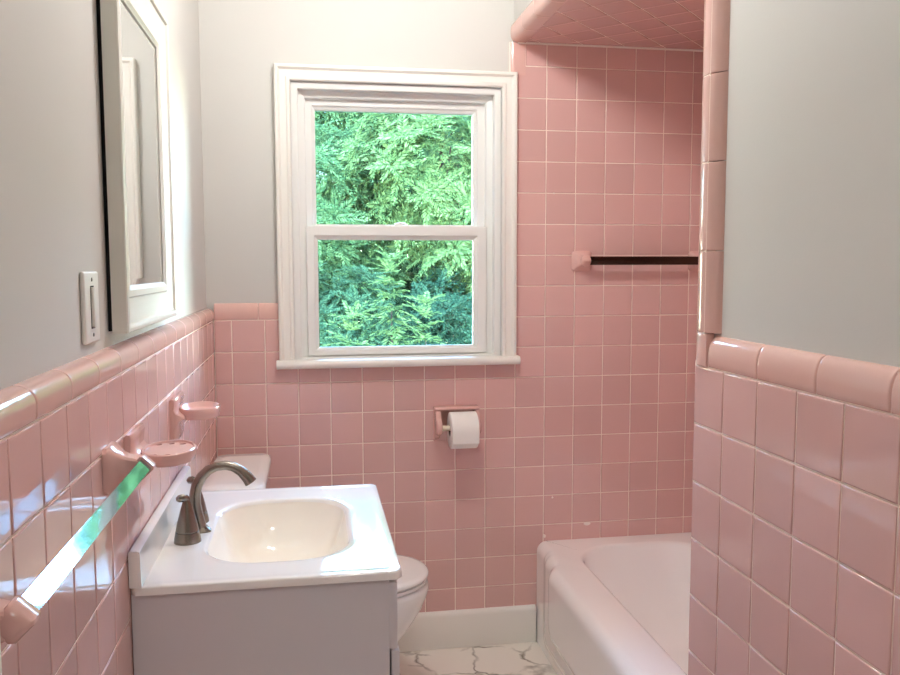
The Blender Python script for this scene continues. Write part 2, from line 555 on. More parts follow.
for a, b in zip(ed[:-1], ed[1:]):
    rings = []
    for y, kk in ((a - .0011, .05), (a - .003, 0), (a - .006, 0), (b + .006, 0), (b + .003, 0), (b + .0011, .05)):
        rings.append([(x + (cx - x) * kk, y, z + (cz - z) * kk) for x, z in prof])
    c.loft(rings, closed=False, cap0=True, cap1=True)
c.build('wall_trim', M_TRIM, wall_soffit, angle=60)
c = MB().tube([(1.06, -.003, SOF - .003), (AX, -.003, SOF - .003)], .004, n=8)
c.build('wall_caulk', M_CAULK, wall_soffit)

fl = MB().box((-.9, -4.6, -.06), (1.95, .16, 0))
floor = struct(fl.build('floor', M_FLOOR, smooth=False))
ce = MB().box((-.9, -4.6, CEIL), (1.95, .16, CEIL + .12))
ceiling = struct(ce.build('ceiling', M_CEIL, smooth=False))
b = MB()
bp = [(.012, .001), (-.013, .001), (-.0145, .006), (-.0145, .122), (-.0125, .131), (-.007, .138), (.0, .1405), (.012, .1405)]
b.loft([[(x, y, z) for y, z in bp] for x in (.0, 1.138)])
struct(b.build('baseboard_back', M_WOOD))

# wall with the doorway the picture is taken through, and the hall behind it
wf = MB()
DX0, DX1, DZ = .212, .985, 2.04
for x0, x1, z0, z1 in ((-.9, DX0 - .02, 0, CEIL), (DX1 + .02, 1.95, 0, CEIL), (DX0 - .02, DX1 + .02, DZ + .02, CEIL)):
    wf.box((x0, FY - .12, z0), (x1, FY, z1))
struct(wf.build('wall_front', M_PAINT, smooth=False))
d = empty('door_1'); struct(d)
for x0, x1, z0, z1 in ((DX0 - .019, DX0, 0, DZ), (DX1, DX1 + .019, 0, DZ), (DX0 - .019, DX1 + .019, DZ, DZ + .019)):
    MB().box((x0, FY - .122, z0), (x1, FY + .002, z1), .002).build('jamb', M_WOOD, d)
for x0, x1, z0, z1 in ((DX0 - .08, DX0 - .006, 0, DZ + .07), (DX1 + .006, DX1 + .08, 0, DZ + .07), (DX0 - .006, DX1 + .006, DZ + .006, DZ + .07)):
    MB().box((x0, FY - .138, z0), (x1, FY - .121, z1), .003).build('casing', M_WOOD, d)
h = MB().box((-.9, -4.72, 0), (1.95, -4.6, CEIL))
h.box((-1.02, -4.72, 0), (-.9, FY, CEIL)); h.box((1.95, -4.72, 0), (2.07, FY, CEIL))
struct(h.build('wall_hall', M_PAINT, smooth=False))

# ------------------------------------------------------------------ window
win = empty('window_1', (0, 0, 0)); struct(win)
c = MB()                                                  # moulded casing, mitred at the two upper corners
cprof = [(0, .013), (0, -.018), (.003, -.0215), (.011, -.0215), (.0135, -.018), (.018, -.0125), (.024, -.0115), (.038, -.0115), (.0415, -.0155), (.049, -.0155), (.053, -.011), (.054, -.004), (.054, .03)]
x0, x1, zt, zb = .217, 1.057, 2.083, 1.080
def cst(x, z, dx, dz): return [(x + i * dx, y, z + i * dz) for i, y in cprof]
c.loft([cst(x0, zb, 1, 0), cst(x0, zt, 1, -1), cst(x1, zt, -1, -1), cst(x1, zb, -1, 0)], closed=False, cap0=True, cap1=True)
c.build('casing', M_WOOD, win, angle=25)
c = MB()                                                  # stool (inside sill) with a rounded nose
sp = [(.03, 1.052), (-.034, 1.052), (-.041, 1.055), (-.045, 1.062), (-.045, 1.069), (-.041, 1.077), (-.034, 1.081), (.03, 1.081)]
c.loft([[(x, y, z) for y, z in sp] for x in (.208, 1.066)])
c.build('sill', M_WOOD, win)
c = MB()
rect_frame(c, to_back, (.271, 1.003, 1.081, 2.029), (.318, .956, 1.092, 1.984),
           [(0, .006), (0, -.001), (.44, -.005), (.5, -.008), (.5, -.036), (.93, -.044), (1, -.048), (1, -.155)])
c.build('jamb', M_VINYL, win, angle=25)
for nm, out, inn, y0, y1 in (('upper_sash', (.312, .960, 1.514, 1.996), (.352, .915, 1.553, 1.949), .066, .100),
                             ('lower_sash', (.315, .957, 1.091, 1.546), (.355, .910, 1.118, 1.497), .030, .062)):
    c = MB()
    rect_frame(c, to_back, out, inn, [(0, -y1), (0, -y0 - .002), (.05, -y0), (.66, -y0), (.72, -y0 - .002), (.74, -y0 - .006), (.96, -y0 - .011), (1, -y0 - .013), (1, -y1)])
    s = c.build(nm, M_VINYL, win, angle=22)
    ym = (y0 + y1) / 2 + .006
    MB().box((inn[0] - .004, ym, inn[2] - .004), (inn[1] + .004, ym + .004, inn[3] + .004)).build('pane', M_PANE, s, smooth=False)
lk = MB().box((.605, .034, 1.5455), (.668, .058, 1.550), .002)
lk.lathe([(.013, 0), (.013, .004), (.010, .007), (.004, .008)], (.637, .046, 1.550), n=20)
lk.tube([(.637, .046, 1.5545), (.655, .036, 1.5555), (.664, .032, 1.5555)], [.005, .004, .003], n=8)
lk.build('sash_lock', M_VINYL, win)
ex = MB().box((.25, .155, 1.02), (1.03, .20, 1.085), .004).build('outer_sill', M_VINYL, win)

# ------------------------------------------------------------------ bathtub
tub = empty('bathtub', (0, 0, 0))
tag(tub, 'white enamelled bathtub built into the pink tiled alcove', 'bathtub')
TL = -EY - .004
def apron(y, z):
    s = min(-y, TL + y)
    a, b = s - .105, (z - .035) * 1.5
    k = .06                                               # rounded panel corner
    q = max(k - abs(a - b), 0) / k
    tt = min(a, b) - q * q * k * .25
    return .006 * sm(tt / .012) + .007 * sm((tt - .035) / .014) + .029 * sm((tt - .115) / .085)
ys = [-.002 - .012 * k for k in range(30)]
ys += [ys[-1] - (TL - .004 - 2 * (-ys[-1])) * k / 24 for k in range(1, 24)]
ys += [-TL + .002 + .012 * k for k in range(29, -1, -1)]
X0, X1 = 1.143, AX - .004
Yn = ys[-1]
per = [('f', X0, y) for y in ys] + [('n', X0 + (X1 - X0) * k / 20, Yn) for k in range(1, 21)]
per += [('b', X1, Yn + (-.002 - Yn) * k / 36) for k in range(1, 37)] + [('e', X1 + (X0 - X1) * k / 20, -.002) for k in range(1, 20)]
rings = []
zs = [.001 + .344 * k / 40 for k in range(41)]
R = .038
for z in zs:
    rings.append([(x - (apron(y, z) if s == 'f' else 0), y, z) for s, x, y in per])
for k in range(1, 8):
    a = k / 7 * PI / 2
    z = .345 + R * math.sin(a); ins = R * (1 - math.cos(a))
    rings.append([(x - (apron(y, .345) if s == 'f' else 0) + (ins if s == 'f' else 0) + (.0 if s != 'f' else 0), y, z) for s, x, y in per])
ccx, ccy = (1.247 + 1.742) / 2, (-.085 - 1.385) / 2
hx, hy = (1.742 - 1.247) / 2, (1.385 - .085) / 2
def inner(ix, iyf, iyn, z, r):
    out = []
    cy = ccy + (iyn - iyf) / 2
    for s, x, y in per:
        px, py = rr_point((x - ccx) / (X1 - X0), (y - ccy) / TL, 0, 0, 1, 1, .001)   # even spread over the outline
        qx, qy = rr_point(px * hx, py * hy, ccx, cy, hx - ix, hy - (iyf + iyn) / 2, r)
        out.append((qx, qy, z))
    return out
for ix, f, n, z, r in ((-.012, -.012, -.012, .383, .17), (-.004, -.004, -.004, .3815, .165), (.002, .002, .002, .376, .16), (.006, .006, .006, .366, .16), (.014, .03, .014, .30, .15),
                       (.024, .07, .02, .22, .14), (.036, .11, .03, .15, .13), (.055, .15, .05, .105, .12), (.085, .19, .08, .083, .10), (.13, .24, .13, .076, .08), (.2, .33, .22, .073, .04)):
    rings.append(inner(ix, f, n, z, r))
MB().loft(rings, cap0=False, cap1=True).build('shell', M_TUB, tub, angle=70)
dr = MB().lathe([(.032, 0), (.032, .003), (.026, .005), (.012, .003), (.004, .003)], (1.495, -1.15, .0735), n=24)
dr.build('drain', M_CHROME, tub)
ov = MB()
ov.loft([[(1.495 + r * math.cos(2 * PI * k / 24), y, .28 + r * math.sin(2 * PI * k / 24)) for k in range(24)] for r, y in ((.036, -1.369), (.036, -1.362), (.03, -1.358), (.008, -1.357))])
ov.build('overflow_plate', M_CHROME, tub)

# ------------------------------------------------------------------ vanity cabinet
cab = empty('vanity_cabinet', (0, 0, 0))
tag(cab, 'pale grey bathroom vanity cabinet standing under the white sink top', 'cabinet')
cy0, cy1, cx1 = -1.407, -.793, .464
b = MB()
b.box((.0018, cy0, .0), (cx1, cy0 + .016, .8215), .001)
b.box((.006, cy1 - .016, .0), (cx1, cy1, .8215), .001)
b.box((.006, cy0 + .016, .09), (.014, cy1 - .016, .8215))
b.box((.014, cy0 + .016, .09), (cx1, cy1 - .016, .106))
b.box((cx1 - .06, cy0 + .016, .0), (cx1 - .045, cy1 - .016, .09))
b.build('body', M_CAB, cab)
MB().box((cx1 - .001, cy0, .6830), (cx1 + .0155, cy1, .8130), .0015).build('front_rail', M_CAB, cab)
ym = (cy0 + cy1) / 2
for a, bb, s in ((cy0, ym - .0015, 1), (ym + .0015, cy1, -1)):
    dmb = MB().box((cx1 + .0035, a, .095), (cx1 + .0190, bb, .6785), .0015)
    fr = (a + .055, bb - .055, .15, .60)
    rect_frame(dmb, lambda u, v, q: (cx1 + .0191 + q, u, v), (a + .05, bb - .05, .145, .628), (a + .07, bb - .07, .165, .608), [(0, -.004), (0, .0), (.3, .003), (.7, .003), (1, 0), (1, -.004)])
    dd = dmb.build('door', M_CAB, cab)
# ------------------------------------------------------------------ sink top
top = empty('sink_top', (0, 0, .82))
tag(top, 'white one-piece sink top with rectangular basin tinted cream for its warm shade resting on the vanity cabinet', 'sink')
top.location = (0, 0, 0)
TZ = .838
sx0, sx1, sy0, sy1 = .0015, .488, -1.419, -.781
scx, scy, shx, shy = (sx0 + sx1) / 2, (sy0 + sy1) / 2, (sx1 - sx0) / 2, (sy1 - sy0) / 2
bcx, bcy, bhx, bhy = .254, -1.103, .146, .215
NN = 144
dirs = [(math.cos(2 * PI * (k + .5) / NN) * shx, math.sin(2 * PI * (k + .5) / NN) * shy) for k in range(NN)]
def oring(i, z, r=.0018):
    o = []
    for dx, dy in dirs:
        x, y = rr_point(dx, dy, scx, scy, shx - i, shy - i, r); o.append((x, y, z))
    return o
def bring(i, z, r=.115):
    o = []
    for dx, dy in dirs:
        x, y = rr_point(dx / shx * bhx, dy / shy * bhy, bcx, bcy, bhx - i, bhy - i, max(.02, r - i * .5)); o.append((x, y, z))
    return o
rings = [oring(.03, .8225), oring(.0, .8225), oring(0, .8345), oring(.0012, .8370), oring(.004, .8380), oring(.013, .8380), oring(.018, .8378), oring(.024, .8374), oring(.03, .8373)]
rings += [bring(-.026, .8372, .14), bring(-.012, .8370, .13), bring(-.005, .8364), bring(-.0015, .8350), bring(0, .8330), bring(.003, .8290)]
MB().loft(rings, cap0=False, cap1=False).build('countertop', M_TOP, top, angle=50)
rings = [bring(.0015, .8300), bring(.004, .8240), bring(.009, .8080), bring(.017, .7830), bring(.03, .7530), bring(.05, .7300), bring(.078, .7170), bring(.105, .7110), bring(.128, .7080)]
MB().loft(rings, cap0=False, cap1=True).build('basin', M_BASIN, top, angle=80)
MB().lathe([(.024, 0), (.024, .0035), (.019, .0045), (.016, .002), (.003, .0025)], (bcx, bcy, .7083), n=28).build('drain', M_NICKEL, top)
sb = MB()
pr = [(.0015, .8375), (.0235, .8355), (.0225, .8415), (.0215, .8960), (.0205, .9015), (.016, .904), (.005, .904), (.002, .902)]
sb.loft([[(x, y, z) for x, z in pr] for y in (sy0 + .0002, sy1)])
sb.build('backsplash', M_TOP, top)

# ------------------------------------------------------------------ faucet
fa = empty('faucet', (0, 0, 0))
tag(fa, 'brushed nickel gooseneck faucet with two handles on the sink top', 'faucet')
FYc, FZ = -1.106, .8352
path = [(.079, .0), (.0755, .018), (.0705, .04), (.0668, .062), (.0668, .084), (.0715, .105), (.082, .124), (.097, .1385), (.115, .1465), (.134, .148), (.152, .1435), (.168, .133), (.181, .1185), (.1885, .107)]
rad = [.0140, .0128, .0124, .0123, .0122, .0119, .0113, .0107, .0102, .0100, .0103, .0112, .0127, .0138]
s = MB().tube([(.0102 + .969 * x, FYc, FZ + z * .969) for x, z in path], rad, n=22)
s.build('spout', M_NICKEL, fa, angle=50)
MB().lathe([(.020, 0), (.020, .004), (.0165, .008), (.0135, .010), (.012, .013)], (.0872, FYc, FZ), n=28).build('spout_base', M_NICKEL, fa, angle=40)
for yy in (-1.174, -1.038):
    hmb = MB().lathe([(.0275, 0), (.0275, .003), (.0262, .012), (.0240, .0235), (.0222, .0242), (.0222, .0258), (.0232, .0265), (.0195, .045), (.0145, .064), (.0098, .080), (.0072, .089), (.0065, .094)], (.0672, yy, FZ), n=32)
    hh = hmb.build('handle', M_NICKEL, fa, angle=35)
    ly = 1 if yy > FYc else -1
    MB().tube([(.070, yy, FZ + .089), (.066, yy + .002 * ly, FZ + .094), (.060, yy + .005 * ly, FZ + .0955), (.053, yy + .008 * ly, FZ + .095), (.049, yy + .010 * ly, FZ + .0945)], [.0062, .0082, .0088, .0080, .0045], n=16, flat=.8).build('lever', M_NICKEL, hh, angle=60)

# ------------------------------------------------------------------ toilet
TYc = -.328
toi = empty('toilet', (0, TYc, 0))
tag(toi, 'white two-piece toilet between the vanity and the window wall, lid closed', 'toilet')
def egg(xb, xf, hw, z, n=56):
    xc = xb + .46 * (xf - xb)
    o = []
    for k in range(n):
        a = 2 * PI * k / n
        ca, sa = math.cos(a), math.sin(a)
        o.append((xc + ((xf - xc) if ca > 0 else (xc - xb)) * math.copysign(abs(ca) ** .92, ca), hw * math.copysign(abs(sa) ** .92, sa), z))
    return o
b = MB()
b.loft([egg(.12, .575, .112, .001), egg(.12, .575, .112, .012), egg(.13, .566, .103, .03), egg(.14, .560, .100, .10), egg(.14, .566, .108, .16), egg(.14, .594, .128, .21),
        egg(.14, .634, .150, .26), egg(.145, .664, .168, .31), egg(.15, .683, .179, .355), egg(.155, .689, .183, .378), egg(.16, .687, .181, .390), egg(.17, .680, .174, .394)], cap0=False)
b.box((.03, -.11, .30), (.24, .11, .392), .02, 3)
b.build('bowl', M_PORC, toi, angle=60)
st = MB()
st.loft([egg(.285, .60, .105, .399), egg(.205, .680, .177, .399), egg(.202, .684, .180, .403), egg(.203, .683, .179, .411), egg(.208, .678, .174, .4125), egg(.285, .60, .105, .4125), egg(.285, .60, .105, .399)], cap0=False, cap1=False)
st.build('seat', M_PORC, toi, angle=60)
ld = MB()
ld.loft([egg(.215, .676, .172, .4165), egg(.205, .685, .181, .4175), egg(.202, .688, .184, .422), egg(.203, .687, .183, .4285), egg(.208, .682, .178, .4325), egg(.225, .666, .163, .4350), egg(.30, .60, .11, .4365)])
ld.box((.195, -.075, .40), (.225, .075, .428), .006, 2)
ld.build('lid', M_PORC, toi, angle=60)
tk = MB()
def rrect(x0, x1, hy_, z, r, n=48):
    o = []
    for k in range(n):
        a = 2 * PI * (k + .5) / n
        x, y = rr_point(math.cos(a) * (x1 - x0) / 2, math.sin(a) * hy_, (x0 + x1) / 2, 0, (x1 - x0) / 2, hy_, r); o.append((x, y, z))
    return o
tk.loft([rrect(.03, .165, .18, .394, .03), rrect(.022, .178, .20, .42, .035), rrect(.016, .182, .212, .56, .035), rrect(.012, .186, .218, .744, .035)])
tk.build('tank', M_PORC, toi, angle=60)
tl = MB()
tl.loft([rrect(.012, .181, .220, .745, .035), rrect(.008, .188, .226, .748, .038), rrect(.006, .1895, .228, .755, .038), rrect(.006, .1895, .228, .768, .038), rrect(.009, .1865, .225, .776, .036), rrect(.016, .180, .218, .7805, .032), rrect(.04, .16, .17, .782, .02)])
tl.build('tank_lid', M_PORC, toi, angle=60)
fl_ = MB()
fl_.loft([[(x, -.15 + r * math.cos(2 * PI * i / 16), .69 + r * math.sin(2 * PI * i / 16)) for i in range(16)] for r, x in ((.014, .184), (.014, .192), (.008, .196))])
fl_.tube([(.197, -.15, .69), (.202, -.12, .688), (.202, -.085, .682)], [.006, .006, .007], n=10)
fl_.build('flush_lever', M_CHROME, toi)

# ------------------------------------------------------------------ wall-mounted ceramics
hold = empty('toilet_roll_holder', (0, 0, 0))
tag(hold, 'pink ceramic toilet paper holder fixed to the tiled wall beneath the window', 'toilet paper holder')
MB().box((.754, -.011, .776), (.917, -.0001, .902), .005, 3).build('back_plate', M_CER, hold)
MB().box((.754, -.052, .893), (.917, -.0001, .905), .006, 3).build('shelf', M_CER, hold)
for xa, xb in ((.757, .776), (.899, .915)):
    ap = [(-.002, .892), (-.048, .892), (-.055, .884), (-.060, .868), (-.080, .856), (-.088, .842), (-.087, .826), (-.078, .814), (-.058, .810), (-.03, .80), (-.012, .785), (-.002, .782)]
    am = MB()
    cyy, czz = -.045, .845
    am.loft([[(x, cyy + (y - cyy) * k, czz + (z - czz) * k) for y, z in ap] for x, k in ((xa, .9), (xa + .003, 1), (xb - .003, 1), (xb, .9))])
    am.build('arm', M_CER, hold, angle=40)
RYc, RZc = -.072, .835
MB().tube([(.774, RYc, RZc), (.80, RYc, RZc), (.901, RYc, RZc)], [.0105, .0095, .0095], n=18).build('roller', M_ROD, hold)
roll = empty('toilet_roll', (0, 0, 0))
tag(roll, 'white toilet paper roll on the pink ceramic holder', 'toilet paper')
def disc(x, r, n=48):
    return [(x, RYc + r * math.cos(2 * PI * k / n), RZc - .0085 + r * math.sin(2 * PI * k / n)) for k in range(n)]
rm = MB()
xa, xb = .803, .8978
rm.loft([disc(xa, .0205), disc(xa - .0005, .035), disc(xa, .0625), disc(xa + .002, .0645), disc((xa + xb) / 2, .065), disc(xb - .002, .0645), disc(xb, .0625), disc(xb, .0205)], cap0=False, cap1=False)
# the loose sheet hanging over the front
rm.loft([[(x, RYc + .0652 * math.cos(a), RZc - .0085 + .0652 * math.sin(a)) for x in (xa + .001, xb - .001)] for a in [PI * (.45 + .55 * k / 12) for k in range(13)]] + [[(x, RYc - .0655, RZc - .0085 - .022 * k) for x in (xa + .001, xb - .001)] for k in (1, 1.6)], closed=False, cap0=False, cap1=False)
rm.build('paper', M_PAPER, roll, angle=45)
MB().loft([disc(xa + .0005, .0205), disc(xa + .0005, .0190), disc(xb - .0005, .0190), disc(xb - .0005, .0205), disc(xa + .0005, .0205)], cap0=False, cap1=False).build('core', M_CARD, roll)

def towel_bar(name, loc, rz, length, stand, hb, hh, mat, label, flare):
    """bar along local +y, wall behind at x = 0; square bar set on edge"""
    r = empty(name, loc, rz)
    tag(r, label, 'towel rail', None)
    dia = lambda y, h: [(stand + h, y, 0), (stand, y, h), (stand - h, y, 0), (stand, y, -h)]
    br = MB().loft([dia(.004, hb), dia(length - .004, hb)])
    bo = br.build('bar', mat, r, smooth=False)
    for y0, s in ((0, 1), (length, -1)):
        m = MB()
        def sq(x, a, b, rot=0.0):
            # square section in the (y, z) plane, corners slightly cut
            pts = []
            for (u, v) in ((a, b * .8), (a * .8, b), (-a * .8, b), (-a, b * .8), (-a, -b * .8), (-a * .8, -b), (a * .8, -b), (a, -b * .8)):
                pts.append((x, y0 + u, v))
            return pts
        f = flare
        m.loft([sq(.0002, f, f), sq(.006, f, f), sq(.010, f * .93, f * .93), sq(.016, f * .74, f * .76), sq(.024, f * .58, f * .6), sq(.034, f * .48, f * .5), sq(stand - .004, .015, .014)])
        # head: a block set on edge that holds the bar's end
        def hd(y, h): 
            e = .0022
            return [(stand + h, y, e), (stand + e, y, h), (stand - e, y, h), (stand - h, y, e), (stand - h, y, -e), (stand - e, y, -h), (stand + e, y, -h), (stand + h, y, -e)]
        m.loft([hd(y0 - s * .016, hh * .55), hd(y0 - s * .012, hh * .86), hd(y0 - s * .006, hh), hd(y0 + s * .012, hh), hd(y0 + s * .0145, hh * .95)])
        m.build('bracket', M_CER, r, angle=38)
    return r
towel_bar('towel_bar', (0, -2.128, 1.0825), 0, .598, .0545, .0150, .0190, M_CHROME,
          'square chrome towel rail between pink ceramic brackets in the foreground beside the vanity', .037)
towel_bar('towel_bar', (1.303, 0, 1.4225), -PI / 2, .452, .050, .0150, .0205, M_DARK_CHROME,
          'square towel rail coloured with dark reflections high on the tiled alcove wall above the bathtub', .037)

# toothbrush holder: ledge with holes on a rolled bracket
def ledge(name, parent, cx, cy, ax, ay, z0, z1, holes, mat):
    n = 48
    m = bmesh.new()
    def loop(px, py, rx, ry, k):
        vs = [m.verts.new((px + rx * math.cos(2 * PI * i / k), py + ry * math.sin(2 * PI * i / k), z1)) for i in range(k)]
        return vs, [m.edges.new((vs[i], vs[(i + 1) % k])) for i in range(k)]
    es = []
    outer, e = loop(cx, cy, ax - .003, ay - .003, n); es += e
    hl = []
    for hx_, hy_, r in holes:
        vs, e = loop(hx_, hy_, r, r, 14); es += e; hl.append(vs)
    bmesh.ops.triangle_fill(m, use_beauty=True, use_dissolve=False, edges=es)
    mb = MB()
    topv = [v.co.copy() for v in m.verts]
    m.verts.index_update()
    fs = [[v.index for v in f.verts] for f in m.faces]
    nv = len(topv)
    mb.add([tuple(v) for v in topv], fs)
    mb.add([(v.x, v.y, z0) for v in topv], [f[::-1] for f in fs])
    base = 0
    loops = [n] + [14] * len(holes)
    for L in loops[1:]:
        base += loops[0] if base == 0 else 14
        mb.f += [(base + i, base + (i + 1) % L, nv + base + (i + 1) % L, nv + base + i) for i in range(L)]; mb.m += [0] * L
    rg = [[(cx + (ax + o) * math.cos(2 * PI * i / n), cy + (ay + o) * math.sin(2 * PI * i / n), z) for i in range(n)]
          for o, z in ((-.003, z1), (-.002, z1 + .0035), (.0005, z1 + .0040), (.003, z1 + .002), (.0035, (z0 + z1) / 2), (.0005, z0 - .001), (-.003, z0))]
    mb.loft(rg, cap0=False, cap1=False)
    m.free()
    return mb.build(name, mat, parent, angle=40)
tb = empty('toothbrush_holder', (0, 0, 0))
tag(tb, 'pink ceramic toothbrush holder with holes in its oval ledge, above the faucet', 'toothbrush holder')
ledge('ledge', tb, .066, -1.352, .045, .066, 1.054, 1.071, [(.040, -1.308, .0065), (.062, -1.303, .0065), (.084, -1.308, .0065), (.046, -1.398, .0065), (.070, -1.400, .0065)], M_CER)
def wall_plate(parent, ya, yb, za, zb, zl):
    m = MB()
    def sec(y, k):
        yc, zc = (ya + yb) / 2, (za + zb) / 2
        pr = [(.0002, zb), (.006, zb + .004), (.012, zb + .003), (.0145, zb - .004), (.0135, zb - .012), (.012, zl + .014), (.017, zl + .006), (.030, zl + .001), (.034, zl - .006), (.022, zl - .013), (.014, zl - .026), (.012, za + .008), (.009, za), (.0002, za)]
        return [(x * k if x > .001 else x, y, zc + (z - zc) * (1 if k == 1 else .985)) for x, z in pr]
    m.loft([sec(ya, .8), sec(ya + .003, 1), sec(yb - .003, 1), sec(yb, .8)])
    m.build('wall_plate', M_CER, parent, angle=45)
wall_plate(tb, -1.412, -1.296, 1.015, 1.108, 1.066)
sd = empty('soap_dish', (0, 0, 0))
tag(sd, 'pink ceramic soap dish with raised rim, nearest the corner by the window', 'soap dish')
m = MB()
def ell(cx, cy, a, b_, z, n=48): return [(cx + a * math.cos(2 * PI * i / n), cy + b_ * math.sin(2 * PI * i / n), z) for i in range(n)]
m.loft([ell(.06, -.872, .036, .054, 1.046), ell(.06, -.872, .0445, .064, 1.0475), ell(.06, -.872, .0465, .066, 1.058), ell(.06, -.872, .0475, .068, 1.068), ell(.06, -.872, .0455, .066, 1.072), ell(.06, -.872, .0425, .062, 1.070), ell(.06, -.872, .039, .058, 1.061), ell(.06, -.872, .03, .048, 1.058)])
m.build('dish', M_CER, sd, angle=60)
wall_plate(sd, -.942, -.803, .992, 1.095, 1.058)

# ------------------------------------------------------------------ mirror and switch
mi = empty('wall_mirror', (0, 0, 0))
tag(mi, 'wall mirror in a moulded white frame above the sink', 'mirror')
to_mir = lambda u, v, d: (d - .0105, u, v)
mo = (-1.392, -.852, 1.2885, 1.976)
def minset(i): return (mo[0] + i, mo[1] - i, mo[2] + i, mo[3] - i)
W = .082
f = MB()
rect_frame(f, to_mir, mo, minset(W), [(0, -.006), (0, .0185), (.02, .021), (.10, .0225), (.16, .021), (.19, .0165), (.24, .0155), (.34, .0125), (.52, .0095), (.72, .0085), (.76, .0115), (.90, .0115), (.95, .0085), (1, .0065), (1, -.006)])
f.build('frame', M_FRAME, mi, angle=22)
g = MB()
rect_frame(g, to_mir, minset(W - .004), minset(W + .012), [(0, .0035), (1, .0055)])
i2 = minset(W + .012)
g.add([to_mir(i2[0], i2[2], .0055), to_mir(i2[1], i2[2], .0055), to_mir(i2[1], i2[3], .0055), to_mir(i2[0], i2[3], .0055)], [(0, 1, 2, 3)])
g.build('mirror_glass', M_MIRROR, mi, smooth=False)
bk = minset(.004)
MB().box((-.0238, bk[0], bk[2]), (-.0155, bk[1], bk[3])).build('backing', M_BLACK, mi, smooth=False)

sw = empty('light_switch', (-.024, -1.519, 1.3415))
tag(sw, 'white slide dimmer light switch on the painted wall beside the mirror', 'light switch')
MB().box((.0001, -.044, -.057), (.0075, .044, .057), .0035, 3).build('cover_plate', M_PLATE, sw)
MB().box((.0065, -.0105, -.034), (.0078, .0105, .034)).build('slot', M_GAP, sw)
MB().box((.0068, -.0085, -.032), (.0125, .0085, .032), .0018, 2).build('slider', M_PLATE, sw)
for z in (.044, -.044):
    k = MB()
    k.loft([[(x, r * math.cos(2 * PI * i / 12), z + r * math.sin(2 * PI * i / 12)) for i in range(12)] for r, x in ((.0032, .007), (.0032, .0082), (.002, .0088))])
    k.build('screw', M_SCREW, sw)

# ------------------------------------------------------------------ lamps
cl = empty('ceiling_light', (.56, -.98, CEIL))
tag(cl, 'flush ceiling fixture with two bare bulbs over the middle of the room', 'ceiling light')
MB().lathe([(.14, -.0005), (.14, -.012), (.125, -.022), (.05, -.026)], (0, 0, 0), n=36).build('canopy', M_VINYL, cl)
for sx in (-.085, .085):
    MB().lathe([(.022, -.024), (.022, -.05), (.018, -.052)], (sx, 0, 0), n=20).build('socket', M_PLATE, cl)
    MB().lathe([(.014, -.052), (.018, -.062), (.034, -.085), (.040, -.105), (.034, -.126), (.018, -.139), (.004, -.143)], (sx, 0, 0), n=24).build('bulb', M_BULB, cl)
hl = empty('ceiling_light', (.5, -3.5, CEIL))  # added hall lamp, unseen, for soft fill through the doorway
tag(hl, 'unseen globe added on the hall ceiling as soft fill light through the doorway', 'ceiling light')
MB().lathe([(.15, -.0005), (.15, -.02), (.13, -.025)], (0, 0, 0), n=36).build('canopy', M_VINYL, hl)
MB().lathe([(.13, -.022), (.14, -.05), (.12, -.09), (.07, -.115), (.01, -.122)], (0, 0, 0), n=36).build('globe', M_HALLFILL, hl)

# ------------------------------------------------------------------ outside
lw = MB().box((-9, .4, -.75), (14, 24, -.65))
struct(lw.build('lawn', M_LAWN, smooth=False))

def frond_template(n_pairs, length, lw_, ll, rnd):
    """a pinnate leaf along +x, drooping: list of diamond leaflets"""
    quads = []
    for k in range(n_pairs + 1):
        t = (k + 1) / (n_pairs + 1)
        x = length * t; z = -.35 * length * t * t
        sz = ll * (math.sin(PI * min(1, .25 + t * .75)) * .6 + .45)
        for s in ((1, -1) if k < n_pairs else (0,)):
            a = (1.05 - .5 * t) * s + rnd.gauss(0, .08)
            dx, dy = math.cos(a), math.sin(a)
            dz = -.25 + rnd.gauss(0, .15)
            p0 = Vector((x, 0, z)); ax = Vector((dx, dy, dz)).normalized() * sz
            sd_ = Vector((-dy, dx, rnd.gauss(0, .35))).normalized() * lw_
            quads.append((p0, p0 + ax * .5 + sd_, p0 + ax, p0 + ax * .5 - sd_))
    return quads

def crown_mesh(name, seed, lobes, n_ros, fr_per, pairs, length, lwid, llen, mat):
    """lobes: (centre, radii) ellipsoids whose shells carry rosettes of pinnate leaves"""
    rnd = random.Random(seed)
    temps = [frond_template(pairs, length * rnd.uniform(.8, 1.2), lwid, llen, rnd) for _ in range(5)]
    vs, fs = [], []
    tot = sum(r[0] * r[1] + r[1] * r[2] for _, r in lobes)
    for c, r in lobes:
        cnt = max(4, int(n_ros * (r[0] * r[1] + r[1] * r[2]) / tot))
        for _ in range(cnt):
            d = Vector((rnd.gauss(0, 1), rnd.gauss(0, 1), rnd.gauss(0, 1))).normalized()
            k = rnd.uniform(.55, 1.02)
            p = Vector(c) + Vector((d.x * r[0], d.y * r[1], d.z * r[2])) * k
            out = (d + Vector((0, 0, .55))).normalized()
            q = out.to_track_quat('Z', 'Y').to_matrix()
            a0 = rnd.uniform(0, 6.3)
            for i in range(fr_per):
                M = q @ Matrix.Rotation(a0 + 6.283 * i / fr_per + rnd.gauss(0, .2), 3, 'Z') @ Matrix.Rotation(-rnd.uniform(.0, .9), 3, 'Y')
                sc_ = rnd.uniform(.75, 1.15)
                for quad in temps[(i + int(a0 * 7)) % 5]:
                    n = len(vs)
                    for v in quad: vs.append(tuple(p + (M @ v) * sc_))
                    fs.append((n, n + 1, n + 2, n + 3))
    me = bpy.data.meshes.new(name)
    me.from_pydata(vs, [], fs)
    me.materials.append(mat)
    me.update()
    return me

